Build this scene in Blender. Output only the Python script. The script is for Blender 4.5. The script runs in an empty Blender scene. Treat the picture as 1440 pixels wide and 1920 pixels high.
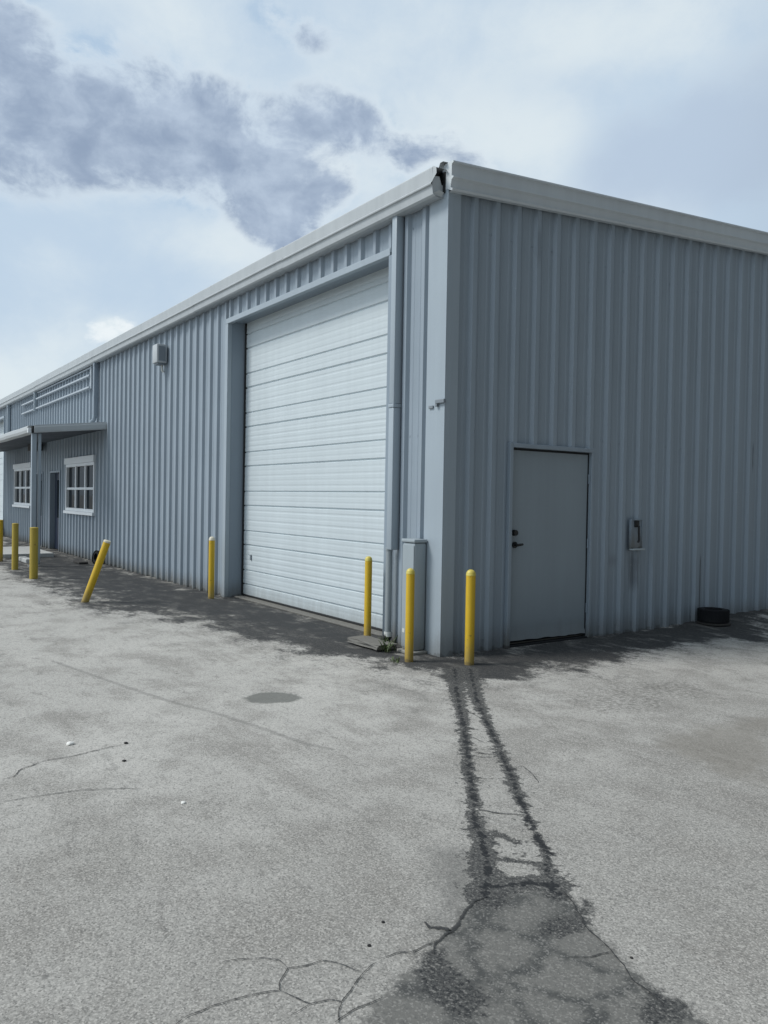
import bpy, bmesh, math, random
import numpy as np
from mathutils import Vector, Matrix, noise as mnoise

random.seed(7)
scene = bpy.context.scene
col = scene.collection

# ------------------------------------------------------------------ camera
cam_d = bpy.data.cameras.new('camera'); cam = bpy.data.objects.new('camera', cam_d); col.objects.link(cam)
cam_d.sensor_fit = 'VERTICAL'; cam_d.sensor_height = 36.0; cam_d.lens = 36.0 * 1476.08 / 1920.0
cam_d.clip_start = 0.05; cam_d.clip_end = 3000
_f = Vector((-0.81942401, 0.57295043, -0.01649541)); _r = Vector((0.57271022, 0.81957668, 0.01723562)); _u = Vector((-0.02339441, -0.00467619, 0.99971538))
_m = Matrix((_r, _u, -_f)).transposed().to_4x4(); _m.translation = Vector((6.1583, -5.0345, 1.5764))
cam.matrix_world = _m
scene.camera = cam
scene.render.resolution_x = 768; scene.render.resolution_y = 1024
scene.render.engine = 'CYCLES'
scene.view_settings.view_transform = 'Standard'; scene.view_settings.look = 'None'
scene.view_settings.exposure = 0.0; scene.view_settings.gamma = 1.0; scene.view_settings.use_curve_mapping = False

# ------------------------------------------------------------------ node helpers
class NT:
    def __init__(s, tree): s.t = tree; s.n = tree.nodes; s.l = tree.links
    def node(s, typ, **kw):
        n = s.n.new(typ)
        for k, v in kw.items():
            if k == 'inp':
                for i, val in v.items(): s.set(n, i, val)
            else: setattr(n, k, v)
        return n
    def set(s, n, i, val):
        sock = n.inputs[i]
        if hasattr(val, 'is_linked'): s.l.new(val, sock)
        else: sock.default_value = val
    def math(s, op, a, b=0.0, c=None, clamp=False):
        n = s.n.new('ShaderNodeMath'); n.operation = op; n.use_clamp = clamp
        s.set(n, 0, a); s.set(n, 1, b)
        if c is not None: s.set(n, 2, c)
        return n.outputs[0]
    def mr(s, v, a, b, c=0.0, d=1.0, smooth=True):
        n = s.n.new('ShaderNodeMapRange'); n.interpolation_type = 'SMOOTHSTEP' if smooth else 'LINEAR'
        s.set(n, 0, v); s.set(n, 1, a); s.set(n, 2, b); s.set(n, 3, c); s.set(n, 4, d); return n.outputs[0]
    def noise(s, vec, scale, detail=3.0, rough=0.55, dist=0.0):
        n = s.n.new('ShaderNodeTexNoise'); s.set(n, 'Vector', vec)
        n.inputs['Scale'].default_value = scale; n.inputs['Detail'].default_value = detail
        n.inputs['Roughness'].default_value = rough; n.inputs['Distortion'].default_value = dist
        return n.outputs[0]
    def vor(s, vec, scale, out='Distance', rnd=1.0):
        n = s.n.new('ShaderNodeTexVoronoi'); s.set(n, 'Vector', vec); n.inputs['Scale'].default_value = scale
        n.inputs['Randomness'].default_value = rnd
        return n.outputs[out]
    def mapping(s, vec, loc=(0, 0, 0), scale=(1, 1, 1)):
        n = s.n.new('ShaderNodeMapping'); s.set(n, 'Vector', vec); n.inputs['Location'].default_value = loc
        n.inputs['Scale'].default_value = scale; return n.outputs[0]
    def mix(s, fac, a, b, mode='MIX'):
        n = s.n.new('ShaderNodeMix'); n.data_type = 'RGBA'; n.blend_type = mode
        s.set(n, 0, fac)
        for i, v in ((6, a), (7, b)):
            if not hasattr(v, 'is_linked') and len(v) == 3: v = (*v, 1.0)
            s.set(n, i, v)
        return n.outputs[2]

# ------------------------------------------------------------------ world: hazy bright sky with drifting cloud
SUN_AZ = Vector((-0.48, -0.877, 0.0)).normalized()
SUN_EL = math.radians(48)
world = bpy.data.worlds.new('World'); scene.world = world; world.use_nodes = True
w = NT(world.node_tree); w.n.clear()
tc = w.node('ShaderNodeTexCoord'); D = tc.outputs['Generated']
sky = w.node('ShaderNodeTexSky', sky_type='NISHITA', sun_disc=False)
sky.sun_elevation = SUN_EL; sky.sun_rotation = math.atan2(SUN_AZ.x, SUN_AZ.y)
sky.air_density = 1.0; sky.dust_density = 2.0; sky.ozone_density = 1.0
sky_s = w.mix(1.0, sky.outputs[0], (0.10, 0.10, 0.10, 1), 'MULTIPLY')
sep = w.node('ShaderNodeSeparateXYZ', inp={0: D})
az = w.math('ARCTAN2', sep.outputs[1], sep.outputs[0])           # -pi..pi, the camera looks near 2.53 rad
az = w.math('SUBTRACT', w.math('FLOORED_MODULO', az, 2 * math.pi), math.radians(145.3))
el = w.math('ARCSINE', sep.outputs[2])
comb = w.node('ShaderNodeCombineXYZ', inp={0: az, 1: w.math('MULTIPLY', el, 1.35), 2: 0.0}); P = comb.outputs[0]
wn = w.node('ShaderNodeTexNoise', inp={'Vector': P, 'Scale': 5.0, 'Detail': 4.0})
warp = w.node('ShaderNodeVectorMath', operation='MULTIPLY_ADD', inp={0: wn.outputs['Color'], 1: (0.10, 0.07, 0), 2: P}).outputs[0]
n1 = w.noise(warp, 8.0, 12.0, 0.64)
n2 = w.noise(warp, 2.6, 4.0, 0.5)
n3 = w.noise(w.mapping(P, (3.1, 1.7, 0)), 3.2, 5.0, 0.55)
n4 = w.noise(w.mapping(warp, (7.1, 2.7, 0)), 16.0, 6.0, 0.6)
def blobs(lst):
    tot = None
    for a, e, ra, re, st in lst:                                  # azimuth, elevation, radii in degrees, strength
        q = w.mapping(P, (-math.radians(a - 145.3) / math.radians(ra), -math.radians(e) * 1.35 / (math.radians(re) * 1.35), 0),
                      (1 / math.radians(ra), 1 / (math.radians(re) * 1.35), 1))
        ln = w.node('ShaderNodeVectorMath', operation='LENGTH', inp={0: q}).outputs['Value']
        b = w.mr(ln, 0.0, 1.0, st, 0.0)
        tot = b if tot is None else w.math('ADD', tot, b)
    return tot
dark = blobs([(171, 23.4, 10, 7.0, 1.0), (163, 24.2, 8.5, 6.2, 1.0), (156.5, 23.2, 7.5, 5.8, .95), (152.5, 21.2, 5.5, 5.0, .75), (150.0, 25.2, 5.2, 3.6, .85), (146.8, 25.0, 3.4, 2.6, .6),
              (172, 28.5, 5, 4, .55), (153, 18.8, 4.2, 3.0, .7), (149, 21.5, 3.0, 2.5, .5), (144.2, 23.4, 3.2, 2.4, .55), (141.5, 24.3, 2.8, 1.8, .5), (139, 22.8, 3.0, 1.8, .45), (151, 30.0, 3.5, 1.8, .5), (154, 31.0, 2.6, 1.6, .35), (180, 24, 8, 7, .9),
              (190, 33, 14, 6, .6), (120, 36, 20, 5, .3), (205, 22, 14, 6, .5)])
soft = blobs([(122, 22.5, 12, 7, 1.25), (130, 22, 6, 4.5, .5), (116, 28, 8, 5, .5), (150, 33, 12, 4, .35), (166, 29, 5, 2.5, .35), (140, 27, 6, 3, .25)])
white = blobs([(150, 22.6, 3.6, 2.6, .7), (139, 25, 8, 5, .5), (160, 29.5, 7, 3, .4), (158, 17.2, 7, 2.6, .55), (130, 30, 10, 4, .7), (134, 24, 6, 4, .7), (172, 6, 8, 4.5, .9), (164.2, 11.2, 1.7, 1.2, 1.2)])
blue = blobs([(119.0, 18.6, 5.5, 3.5, 1.0), (163, 13.5, 10, 5, .45), (175, 15, 8, 6, .4), (170, 17.2, 9, 3, .3)])
veil = w.math('ADD', w.math('ADD', w.math('MULTIPLY', n2, 1.2), w.math('MULTIPLY', w.math('SUBTRACT', n1, .5), .9)), w.math('ADD', w.math('MULTIPLY', white, .55), w.math('MULTIPLY', blue, -.65)))
veil_f = w.mr(veil, 0.25, 1.05)
base = w.mix(veil_f, (0.47, 0.62, 0.79), (0.77, 0.86, 0.90))
base = w.mix(0.12, base, sky_s)
sd = w.math('ADD', soft, w.math('MULTIPLY', w.math('SUBTRACT', n3, .5), 1.1))
base = w.mix(w.mr(w.math('ADD', sd, w.math('MULTIPLY', w.math('SUBTRACT', n1, .5), 1.2)), 0.20, 0.95, 0, .9), base, (0.375, 0.49, 0.66))
dd = w.math('ADD', w.math('MULTIPLY', dark, 1.05), w.math('MULTIPLY', w.math('SUBTRACT', n1, .5), 3.9))
dd = w.math('ADD', dd, w.math('MULTIPLY', w.math('SUBTRACT', n4, .5), 1.5))
dd = w.math('MULTIPLY', dd, w.mr(dark, .02, .45))
rim = w.math('MULTIPLY', w.mr(dd, -.25, 0.25), 0.50)
base = w.mix(rim, base, (0.78, 0.86, 0.915))
shade = w.math('ADD', w.math('MULTIPLY', n4, .9), w.math('ADD', w.math('MULTIPLY', n1, .9), w.math('MULTIPLY', n3, .5)))
dcol = w.mix(w.mr(shade, .85, 1.45), (0.50, 0.60, 0.735), (0.255, 0.335, 0.475))
cl = w.mix(w.mr(dd, -0.02, 0.95, 0, .92), base, dcol)
puff = blobs([(164.6, 10.9, 2.6, 1.6, 1.0), (163.2, 11.6, 1.4, 1.0, .5)])
pf = w.math('MULTIPLY', w.math('ADD', puff, w.math('MULTIPLY', w.math('SUBTRACT', w.noise(warp, 30.0, 8.0, .62), .5), 3.2)), w.mr(puff, 0.0, .35))
cl = w.mix(w.mr(pf, .25, 1.1, 0, .85), cl, (0.86, 0.92, 0.95))
# unseen sky made brighter leftwards and duller behind the viewer's right, to light the walls
dotn = w.node('ShaderNodeVectorMath', operation='DOT_PRODUCT', inp={0: D, 1: tuple(SUN_AZ)}).outputs['Value']
gain = w.math('ADD', w.mr(dotn, -.95, -.40, .22, 1.0), w.mr(dotn, .46, 1.0, 0, -.18))
gain = w.math('ADD', gain, w.mr(sep.outputs[1], -.55, -.95, 0, .9)); hx = w.mr(sep.outputs[0], .12, .80, 1.0, .30); gain = w.math('MULTIPLY', gain, hx)
cl = w.mix(1.0, cl, w.node('ShaderNodeCombineXYZ', inp={0: gain, 1: gain, 2: gain}).outputs[0], 'MULTIPLY')
cl = w.mix(w.mr(sep.outputs[2], -0.05, 0.0), (0.25, 0.26, 0.27), cl)
bg = w.node('ShaderNodeBackground', inp={0: cl, 1: 1.0})
w.l.new(bg.outputs[0], w.node('ShaderNodeOutputWorld').inputs[0])

sun_d = bpy.data.lights.new('sun', 'SUN'); sun = bpy.data.objects.new('sun', sun_d); col.objects.link(sun)
sun_d.energy = 2.6; sun_d.angle = math.radians(18); sun_d.color = (1.0, 0.97, 0.92)
sv = (SUN_AZ * math.cos(SUN_EL) + Vector((0, 0, math.sin(SUN_EL))))
sun.rotation_euler = sv.to_track_quat('Z', 'Y').to_euler()

# ------------------------------------------------------------------ materials
MATS = {}
def newmat(name):
    m = bpy.data.materials.new(name); m.use_nodes = True
    t = NT(m.node_tree); b = t.n['Principled BSDF']; MATS[name] = m
    return m, t, b
def bump(t, b, h, strength=.3, dist=.01):
    n = t.node('ShaderNodeBump', inp={'Height': h, 'Strength': strength, 'Distance': dist}); t.l.new(n.outputs[0], b.inputs['Normal'])
def paint(name, c, rough=.45, grime=.25, base_dirt=0.0, scale=1.0, metal=0.0, spec=.5, wob=.25, streak=.5, rust=0.0):
    m, t, b = newmat(name)
    o = t.node('ShaderNodeTexCoord').outputs['Object']
    big = t.noise(o, .9 * scale, 5, .6); st = t.noise(t.mapping(o, (0, 0, 0), (9 * scale, 9 * scale, .45 * scale)), 1.0, 5, .6)
    fine = t.noise(o, 60 * scale, 4, .6)
    f = t.math('ADD', t.math('MULTIPLY', big, .5), t.math('ADD', t.math('MULTIPLY', st, streak), t.math('MULTIPLY', fine, .2)))
    g = t.mr(f, .35, .35 + .5 + streak * .3, 1.0, 0.0)
    cc = t.mix(t.math('MULTIPLY', g, grime), (*c, 1), tuple(x * .55 for x in c))
    if base_dirt:
        z = t.node('ShaderNodeSeparateXYZ', inp={0: o}).outputs[2]
        zz = t.math('ADD', z, t.math('MULTIPLY', t.math('SUBTRACT', st, .5), -.35))
        zz = t.math('ADD', zz, t.math('MULTIPLY', t.math('SUBTRACT', fine, .5), -.2))
        cc = t.mix(t.mr(zz, -.02, .30, base_dirt, 0), cc, (.13, .125, .11))
        z2 = t.math('ADD', z, t.math('MULTIPLY', t.math('SUBTRACT', t.noise(o, 9, 5, .65), .5), -.22))
        cc = t.mix(t.mr(z2, .0, .035, .85 * base_dirt, 0), cc, (.05, .045, .04))
    if rust:
        r = t.mr(t.noise(o, 20, 7, .75), .62, .655, 0, rust); cc = t.mix(r, cc, (.10, .055, .03))
    t.l.new(cc, b.inputs['Base Color'])
    b.inputs['Roughness'].default_value = rough; b.inputs['Metallic'].default_value = metal
    t.l.new(t.mr(f, .3, .9, rough * .8, min(1, rough * 1.3)), b.inputs['Roughness'])
    b.inputs['Specular IOR Level'].default_value = spec
    if wob:
        h = t.math('ADD', t.noise(t.mapping(o, (0, 0, 0), (1, 1, .5)), 2.2 * scale, 2, .5), t.math('MULTIPLY', fine, .02))
        bump(t, b, h, wob, .03)
    return m
WALL_C = (.292, .350, .405)
paint('wall_paint', WALL_C, .42, .40, .8, wob=.30)
def gable():
    m = paint('gable_paint', WALL_C, .45, .34, .55, wob=.22, streak=.6); t = NT(m.node_tree); b = t.n['Principled BSDF']
    src = b.inputs['Base Color'].links[0].from_socket; o = t.node('ShaderNodeTexCoord').outputs['Object']; sp = t.node('ShaderNodeSeparateXYZ', inp={0: o}); y, z = sp.outputs[1], sp.outputs[2]
    nz = t.noise(t.mapping(o, (0, 0, 0), (30, 30, 3)), 1, 4, .6)
    def streak(yc, hw, z0, z1):
        dy = t.math('ADD', t.math('ABSOLUTE', t.math('SUBTRACT', y, yc)), t.math('MULTIPLY', t.math('SUBTRACT', nz, .5), hw * 1.5))
        return t.math('MULTIPLY', t.mr(dy, hw, hw * .3), t.math('MULTIPLY', t.mr(z, z0 - .1, z0 + .1), t.mr(z, z1, z1 - .15)))
    for yc, hw, z0, z1, k in ((4.42, .025, .1, .95, .7), (3.0, .10, .55, 1.0, .5), (5.62, .03, 2.1, 2.5, .7), (3.72, .02, .0, .6, .4), (2.62, .12, .85, 1.0, .35), (1.25, .05, 4.2, 4.6, .25)):
        src = t.mix(t.math('MULTIPLY', streak(yc, hw, z0, z1), k), src, (.05, .055, .06))
    sc = t.mr(t.noise(t.mapping(o, (0, 0, 0), (1, 6, 9)), 1.6, 7, .72), .64, .70, 0, .30)
    src = t.mix(sc, src, (.42, .46, .49))
    t.l.new(src, b.inputs['Base Color'])
gable()
paint('trim_paint', (.345, .405, .455), .42, .30, .5, wob=.12)
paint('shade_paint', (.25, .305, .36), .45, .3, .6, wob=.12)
paint('gutter_paint', (.44, .475, .495), .45, .40, 0, wob=.2, streak=.7)
paint('rake_paint', (.60, .65, .68), .5, .35, 0, wob=.15)
paint('roof_metal', (.42, .43, .43), .4, .3, 0, metal=.3)
paint('white_door', (.545, .61, .64), .45, .26, .45, wob=.12, streak=.6)
paint('steel_door_paint', (.275, .325, .362), .5, .35, .5, wob=.08)
paint('canopy_paint', (.46, .49, .505), .45, .3, 0, wob=.15)
paint('canopy_under_shade', (.045, .058, .075), .6, .3, 0, wob=.1)  # shade under the canopy is put into the soffit's dark colour
paint('white_trim', (.72, .76, .79), .5, .25, 0, wob=0)
paint('rail_paint', (.42, .47, .52), .5, .3, 0, wob=0)
paint('cabinet_paint', (.32, .37, .40), .42, .3, .5, wob=.06)
paint('door_navy', (.018, .028, .055), .35, .3, 0, wob=.05)
paint('pvc', (.30, .34, .36), .45, .4, .4, wob=.05)
paint('pvc_white', (.62, .64, .62), .5, .3, 0, wob=.0, scale=6)
paint('bollard_yellow', (.66, .43, .016), .5, .40, .55, wob=.06, scale=5, rust=.8)
paint('bollard_dull', (.46, .345, .05), .6, .55, 0, wob=.06, scale=5, rust=.9)
paint('bollard_cap', (.60, .50, .10), .4, .25, 0, wob=.03, scale=5)
paint('cap_pale', (.66, .62, .50), .5, .3, 0, wob=.0, scale=5)
paint('black_plastic', (.012, .013, .014), .5, .3, 0, wob=0)
paint('rubber', (.010, .011, .013), .8, .3, 0, wob=.2, scale=8, spec=.25)
paint('concrete', (.33, .33, .31), .9, .5, 0, wob=.5, scale=6, spec=.2)
paint('concrete_mid', (.20, .195, .18), .9, .6, 0, wob=.5, scale=6, spec=.2)
paint('concrete_pale', (.50, .51, .50), .9, .4, 0, wob=.4, scale=4, spec=.2)
paint('concrete_dark', (.10, .10, .09), .9, .5, 0, wob=.5, scale=6, spec=.2)
paint('lamp_grey', (.20, .23, .26), .5, .3, 0, wob=0)
paint('lamp_pale', (.45, .48, .50), .4, .2, 0, wob=0)
paint('interior_dark', (.01, .012, .015), .9, 0, 0, wob=0)
paint('board', (.04, .038, .036), .9, .5, 0, wob=.3, scale=4)
paint('pebble_dark', (.02, .02, .02), .9, .3, 0, wob=.3, scale=20)
paint('pebble_white', (.75, .75, .72), .8, .3, 0, wob=.3, scale=20)
paint('box_grey', (.16, .20, .23), .5, .5, 0, wob=0, rust=.6)
paint('box_lip', (.42, .47, .49), .5, .3, 0, wob=0)
def leafmat():
    m, t, b = newmat('weed_leaf'); o = t.node('ShaderNodeTexCoord').outputs['Object']
    t.l.new(t.mix(t.noise(o, 30, 2), (.03, .055, .018), (.09, .12, .04)), b.inputs['Base Color']); b.inputs['Roughness'].default_value = .6
leafmat()
def glassmat():
    m, t, b = newmat('window_glass'); o = t.node('ShaderNodeTexCoord').outputs['Object']
    t.l.new(t.mix(t.noise(o, 1.5, 2), (.006, .010, .014), (.02, .028, .036)), b.inputs['Base Color']); b.inputs['Roughness'].default_value = .06
    b.inputs['Specular IOR Level'].default_value = .025
    bump(t, b, t.noise(o, 1.2, 2), .04, .05)
glassmat()

# ------------------------------------------------------------------ mesh helpers
class MB:
    def __init__(s): s.v = []; s.f = []; s.mi = []
    def poly(s, pts, m=0):
        b = len(s.v); s.v += [tuple(p) for p in pts]; s.f.append(tuple(range(b, b + len(pts)))); s.mi.append(m)
    def grid(s, rows, m=0, close=False):
        b = len(s.v); n = len(rows[0])
        for r in rows: s.v += [tuple(p) for p in r]
        for i in range(len(rows) - 1):
            for j in range(n if close else n - 1):
                k = (j + 1) % n
                s.f.append((b + i * n + j, b + i * n + k, b + (i + 1) * n + k, b + (i + 1) * n + j)); s.mi.append(m)
    def box(s, x0, x1, y0, y1, z0, z1, bev=0.0, m=0):
        x0, x1 = min(x0, x1), max(x0, x1); y0, y1 = min(y0, y1), max(y0, y1); z0, z1 = min(z0, z1), max(z0, z1)
        if bev <= 0:
            b = len(s.v)
            s.v += [(x, y, z) for x in (x0, x1) for y in (y0, y1) for z in (z0, z1)]
            for f in ((0, 1, 3, 2), (4, 6, 7, 5), (0, 4, 5, 1), (2, 3, 7, 6), (0, 2, 6, 4), (1, 5, 7, 3)):
                s.f.append(tuple(b + i for i in f)); s.mi.append(m)
        else:
            bm = bmesh.new(); bmesh.ops.create_cube(bm, size=1.0)
            for v in bm.verts:
                v.co = Vector(((x0 + x1) / 2 + v.co.x * (x1 - x0), (y0 + y1) / 2 + v.co.y * (y1 - y0), (z0 + z1) / 2 + v.co.z * (z1 - z0)))
            bmesh.ops.bevel(bm, geom=list(bm.edges), offset=bev, segments=2, affect='EDGES', profile=.5)
            s.from_bm(bm, m)
    def from_bm(s, bm, m=0):
        bm.verts.ensure_lookup_table(); b = len(s.v)
        bm.verts.index_update()
        s.v += [tuple(v.co) for v in bm.verts]
        for f in bm.faces: s.f.append(tuple(b + v.index for v in f.verts)); s.mi.append(m)
        bm.free()
    def tube(s, pts, r, n=14, caps=True, m=0):
        pts = [Vector(p) for p in pts]; rows = []
        rr = r if isinstance(r, (list, tuple)) else [r] * len(pts)
        up = None
        for i, p in enumerate(pts):
            t = (pts[min(i + 1, len(pts) - 1)] - pts[max(i - 1, 0)]).normalized()
            if up is None: up = t.orthogonal().normalized()
            up = (up - t * up.dot(t)).normalized(); q = t.cross(up)
            rows.append([p + (up * math.cos(2 * math.pi * k / n) + q * math.sin(2 * math.pi * k / n)) * rr[i] for k in range(n)])
        s.grid(rows, m, True)
        if caps:
            s.poly(list(reversed(rows[0])), m); s.poly(rows[-1], m)
    def lathe(s, prof, c=(0, 0, 0), n=24, m=0):
        s.grid([[(c[0] + r * math.cos(2 * math.pi * k / n), c[1] + r * math.sin(2 * math.pi * k / n), c[2] + z) for k in range(n)] for r, z in prof], m, True)
    def build(s, name, mat, parent=None, smooth=False, mats=None):
        me = bpy.data.meshes.new(name); me.from_pydata(s.v, [], s.f); 
        for mm in (mats or [mat]): me.materials.append(MATS[mm])
        if mats: me.polygons.foreach_set('material_index', s.mi)
        bm = bmesh.new(); bm.from_mesh(me); bmesh.ops.recalc_face_normals(bm, faces=bm.faces); bm.to_mesh(me); bm.free()
        if smooth:
            me.polygons.foreach_set('use_smooth', [True] * len(me.polygons))
            me.set_sharp_from_angle(angle=math.radians(38))
        o = bpy.data.objects.new(name, me); col.objects.link(o)
        if parent: o.parent = parent
        return o
def tag(o, label=None, cat=None, group=None, kind=None):
    if label: o['label'] = label
    if cat: o['category'] = cat
    if group: o['group'] = group
    if kind: o['kind'] = kind
    return o
def empty(name, loc, label, cat, group=None):
    o = bpy.data.objects.new(name, None); col.objects.link(o); o.location = loc; o.empty_display_size = .2
    return tag(o, label, cat, group)

# ------------------------------------------------------------------ ground
REG = dict(
    band=[(-12.24,-2.12),(-8.47,-2.21),(-7.07,-2.01),(-5.12,-2.24),(-4.36,-1.89),(-3.59,-1.44),(-2.37,-1.31),(-1.75,-1.07),(-0.91,-1.13),(-0.32,-0.92),(0.2,-0.71),(0.5,-0.51),(0.87,-0.59),(1.0,-0.37),(1.04,-0.02),(1.1,0.61),(1.0,1.19),(0.86,1.95),(1.02,2.76),(0.98,3.56),(1.3,3.78),(-0.36,6.77),(-0.05,3.25),(-0.25,2.49),(0.05,0.94),(-0.11,0.08),(-1.74,0.62),(-6.14,0.69),(-6.25,0.47),(-13.11,0.28),(-19.82,0.42),(-25.1,-0.1)],
    stripL=[(0.55,-0.29),(1.27,-0.85),(1.83,-1.28),(2.37,-1.71),(2.75,-2.02),(3.1,-2.29),(3.28,-2.44),(3.46,-2.56),(3.64,-2.71),(3.86,-2.89)],
    stripR=[(0.62,-0.16),(1.48,-0.83),(2.03,-1.22),(2.52,-1.57),(2.8,-1.76),(3.08,-1.97),(3.32,-2.14),(3.53,-2.28),(3.71,-2.41),(3.87,-2.54),(4.0,-2.64)],
    rung1=[(3.61,-2.69),(3.68,-2.58),(3.78,-2.5)],
    rung2=[(3.38,-2.47),(3.48,-2.45),(3.58,-2.45)],
    rung3=[(3.79,-2.87),(3.83,-2.76),(3.88,-2.65),(3.95,-2.59)],
    rung4=[(1.29,-0.81),(1.36,-0.69)],
    patch=[(3.84,-2.91),(3.91,-3.07),(3.98,-3.23),(4.04,-3.34),(4.11,-3.46),(4.14,-3.56),(4.17,-3.65),(4.23,-3.75),(4.82,-2.87),(4.71,-2.85),(4.61,-2.85),(4.53,-2.83),(4.39,-2.78),(4.25,-2.72),(4.1,-2.66),(3.99,-2.62),(3.9,-2.73)],
    mid=[(3.42,-2.82),(3.46,-2.7),(3.55,-2.67),(3.86,-2.92),(3.96,-3.15),(3.96,-3.28),(3.8,-3.13)],
    deep=[(4.04,-3.35),(4.04,-3.29),(4.14,-3.32),(4.26,-3.34),(4.34,-3.33),(4.38,-3.41),(4.34,-3.46),(4.25,-3.47),(4.13,-3.43)],
    deep2=[(4.64,-2.96),(4.61,-2.86),(4.67,-2.84),(4.72,-2.84),(4.73,-2.93),(4.71,-3.02)],
    deep3=[(4.13,-2.87),(4.12,-2.79),(4.16,-2.72),(4.1,-2.59),(4.13,-2.6),(4.23,-2.75),(4.21,-2.87),(4.17,-2.9)],
    puddle=[(0.52,-2.4),(0.43,-2.25),(0.46,-2.12),(0.6,-2.0),(0.75,-2.01),(0.81,-2.14),(0.75,-2.32),(0.66,-2.41)],
    tan=[(3.02,-0.6),(2.93,-0.12),(3.03,0.68),(3.76,-0.65),(3.58,-0.72),(3.31,-0.68)],
    rough=[(1.85,-0.22),(1.62,0.66),(1.93,1.4),(2.41,1.05),(2.58,0.08),(2.3,-0.37)],
    crA=[(3.92,-4.21),(3.9,-4.15),(3.89,-4.08),(3.91,-3.98),(3.94,-3.86),(3.89,-3.82),(3.85,-3.78),(3.87,-3.72),(3.88,-3.66),(3.94,-3.62),(4.0,-3.59)],
    crB=[(3.7,-3.96),(3.72,-3.89),(3.75,-3.83),(3.79,-3.79),(3.85,-3.78)],
    crC=[(3.94,-3.86),(4.0,-3.84),(4.05,-3.81),(4.07,-3.76),(4.1,-3.72),(4.06,-3.67),(4.03,-3.62),(3.99,-3.54),(3.98,-3.48)],
    crD=[(4.05,-3.81),(4.08,-3.9)],
    crE=[(4.1,-3.72),(4.13,-3.75),(4.18,-3.78)],
    crF=[(4.17,-3.79),(4.15,-3.71),(4.16,-3.61)],
    crG=[(3.97,-3.5),(3.98,-3.43),(4.0,-3.38),(4.0,-3.31),(3.99,-3.26)],
    crH=[(4.05,-3.33),(4.0,-3.28),(3.98,-3.17),(3.92,-3.07),(3.87,-2.97),(3.86,-2.89)],
    crI=[(3.99,-2.61),(4.08,-2.64),(4.22,-2.73),(4.3,-2.76),(4.39,-2.79),(4.47,-2.82),(4.54,-2.86),(4.63,-2.88),(4.69,-2.89)],
    crJ=[(4.39,-2.79),(4.37,-2.84),(4.36,-2.89),(4.33,-2.96)],
    crK=[(1.46,-4.28),(1.44,-4.21),(1.35,-4.16),(1.31,-4.1),(1.25,-4.02),(1.25,-3.84),(1.21,-3.67),(1.19,-3.5)],
    crL=[(1.8,-4.33),(1.8,-4.26),(1.81,-4.15),(1.84,-3.98),(1.89,-3.86),(1.93,-3.77),(1.99,-3.67)],
    crM=[(3.88,-3.22),(3.92,-3.22),(3.95,-3.18),(3.98,-3.17)],
    seam=[(-1.64,-3.34),(-0.82,-3.17),(-0.21,-3.04),(0.39,-2.9),(0.78,-2.76),(1.26,-2.65),(1.71,-2.56),(1.95,-2.47)],
    crN=[(2.83,-1.67),(2.98,-1.73),(3.08,-1.79)],
)
def sd_poly(px, py, poly):
    poly = np.array(poly, float); d = np.full(px.shape, 1e9); inside = np.zeros(px.shape, bool)
    for i in range(len(poly)):
        a, b = poly[i], poly[(i + 1) % len(poly)]
        ab = b - a; t = np.clip(((px - a[0]) * ab[0] + (py - a[1]) * ab[1]) / (ab @ ab + 1e-12), 0, 1)
        d = np.minimum(d, np.hypot(px - a[0] - t * ab[0], py - a[1] - t * ab[1]))
        c = ((a[1] > py) != (b[1] > py)) & (px < (b[0] - a[0]) * (py - a[1]) / (b[1] - a[1] + 1e-12) + a[0]); inside ^= c
    return np.where(inside, d, -d)
def d_line(px, py, line, w):
    line = np.array(line, float); out = np.full(px.shape, -1e9); w = np.broadcast_to(np.asarray(w, float), (len(line),))
    for i in range(len(line) - 1):
        a, b = line[i], line[i + 1]; ab = b - a
        t = np.clip(((px - a[0]) * ab[0] + (py - a[1]) * ab[1]) / (ab @ ab + 1e-12), 0, 1)
        out = np.maximum(out, w[i] + (w[i + 1] - w[i]) * t - np.hypot(px - a[0] - t * ab[0], py - a[1] - t * ab[1]))
    return out
def hgt(x, y):
    k = np.clip((y - 3.3) / 2.0, 0, 1) * np.clip(1 - np.abs(x) / 1.2, 0, 1)
    return .075 * k * k * (3 - 2 * k)
def axis(segs):
    out = [segs[0][0]]
    for a, b, st in segs:
        n = max(1, round((b - a) / st)); out += [a + (b - a) * (i + 1) / n for i in range(n)]
    return np.array(out)
gx = axis([(-900, -100, 200), (-100, -30, 7), (-30, -7, .12), (-7, -1, .05), (-1, 5, .0165), (5, 7, .1), (7, 40, 3), (40, 900, 200)])
gy = axis([(-900, -40, 200), (-40, -8, 2), (-8, -4.6, .12), (-4.6, .2, .0165), (.2, 5, .04), (5, 9, .12), (9, 60, 4), (60, 900, 200)])
GX, GY = np.meshgrid(gx, gy, indexing='ij'); fx, fy = GX.ravel(), GY.ravel()
nx_, ny_ = len(gx), len(gy)
co = np.stack([fx, fy, hgt(fx, fy)], 1)
idx = np.arange(nx_ * ny_).reshape(nx_, ny_)
quads = np.stack([idx[:-1, :-1], idx[1:, :-1], idx[1:, 1:], idx[:-1, 1:]], -1).reshape(-1, 4)
gme = bpy.data.meshes.new('asphalt_lot')
gme.vertices.add(len(co)); gme.vertices.foreach_set('co', co.astype(np.float32).ravel())
gme.loops.add(quads.size); gme.loops.foreach_set('vertex_index', quads.astype(np.int32).ravel())
gme.polygons.add(len(quads)); gme.polygons.foreach_set('loop_start', np.arange(0, quads.size, 4, dtype=np.int32))
gme.update(); gme.validate()
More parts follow.
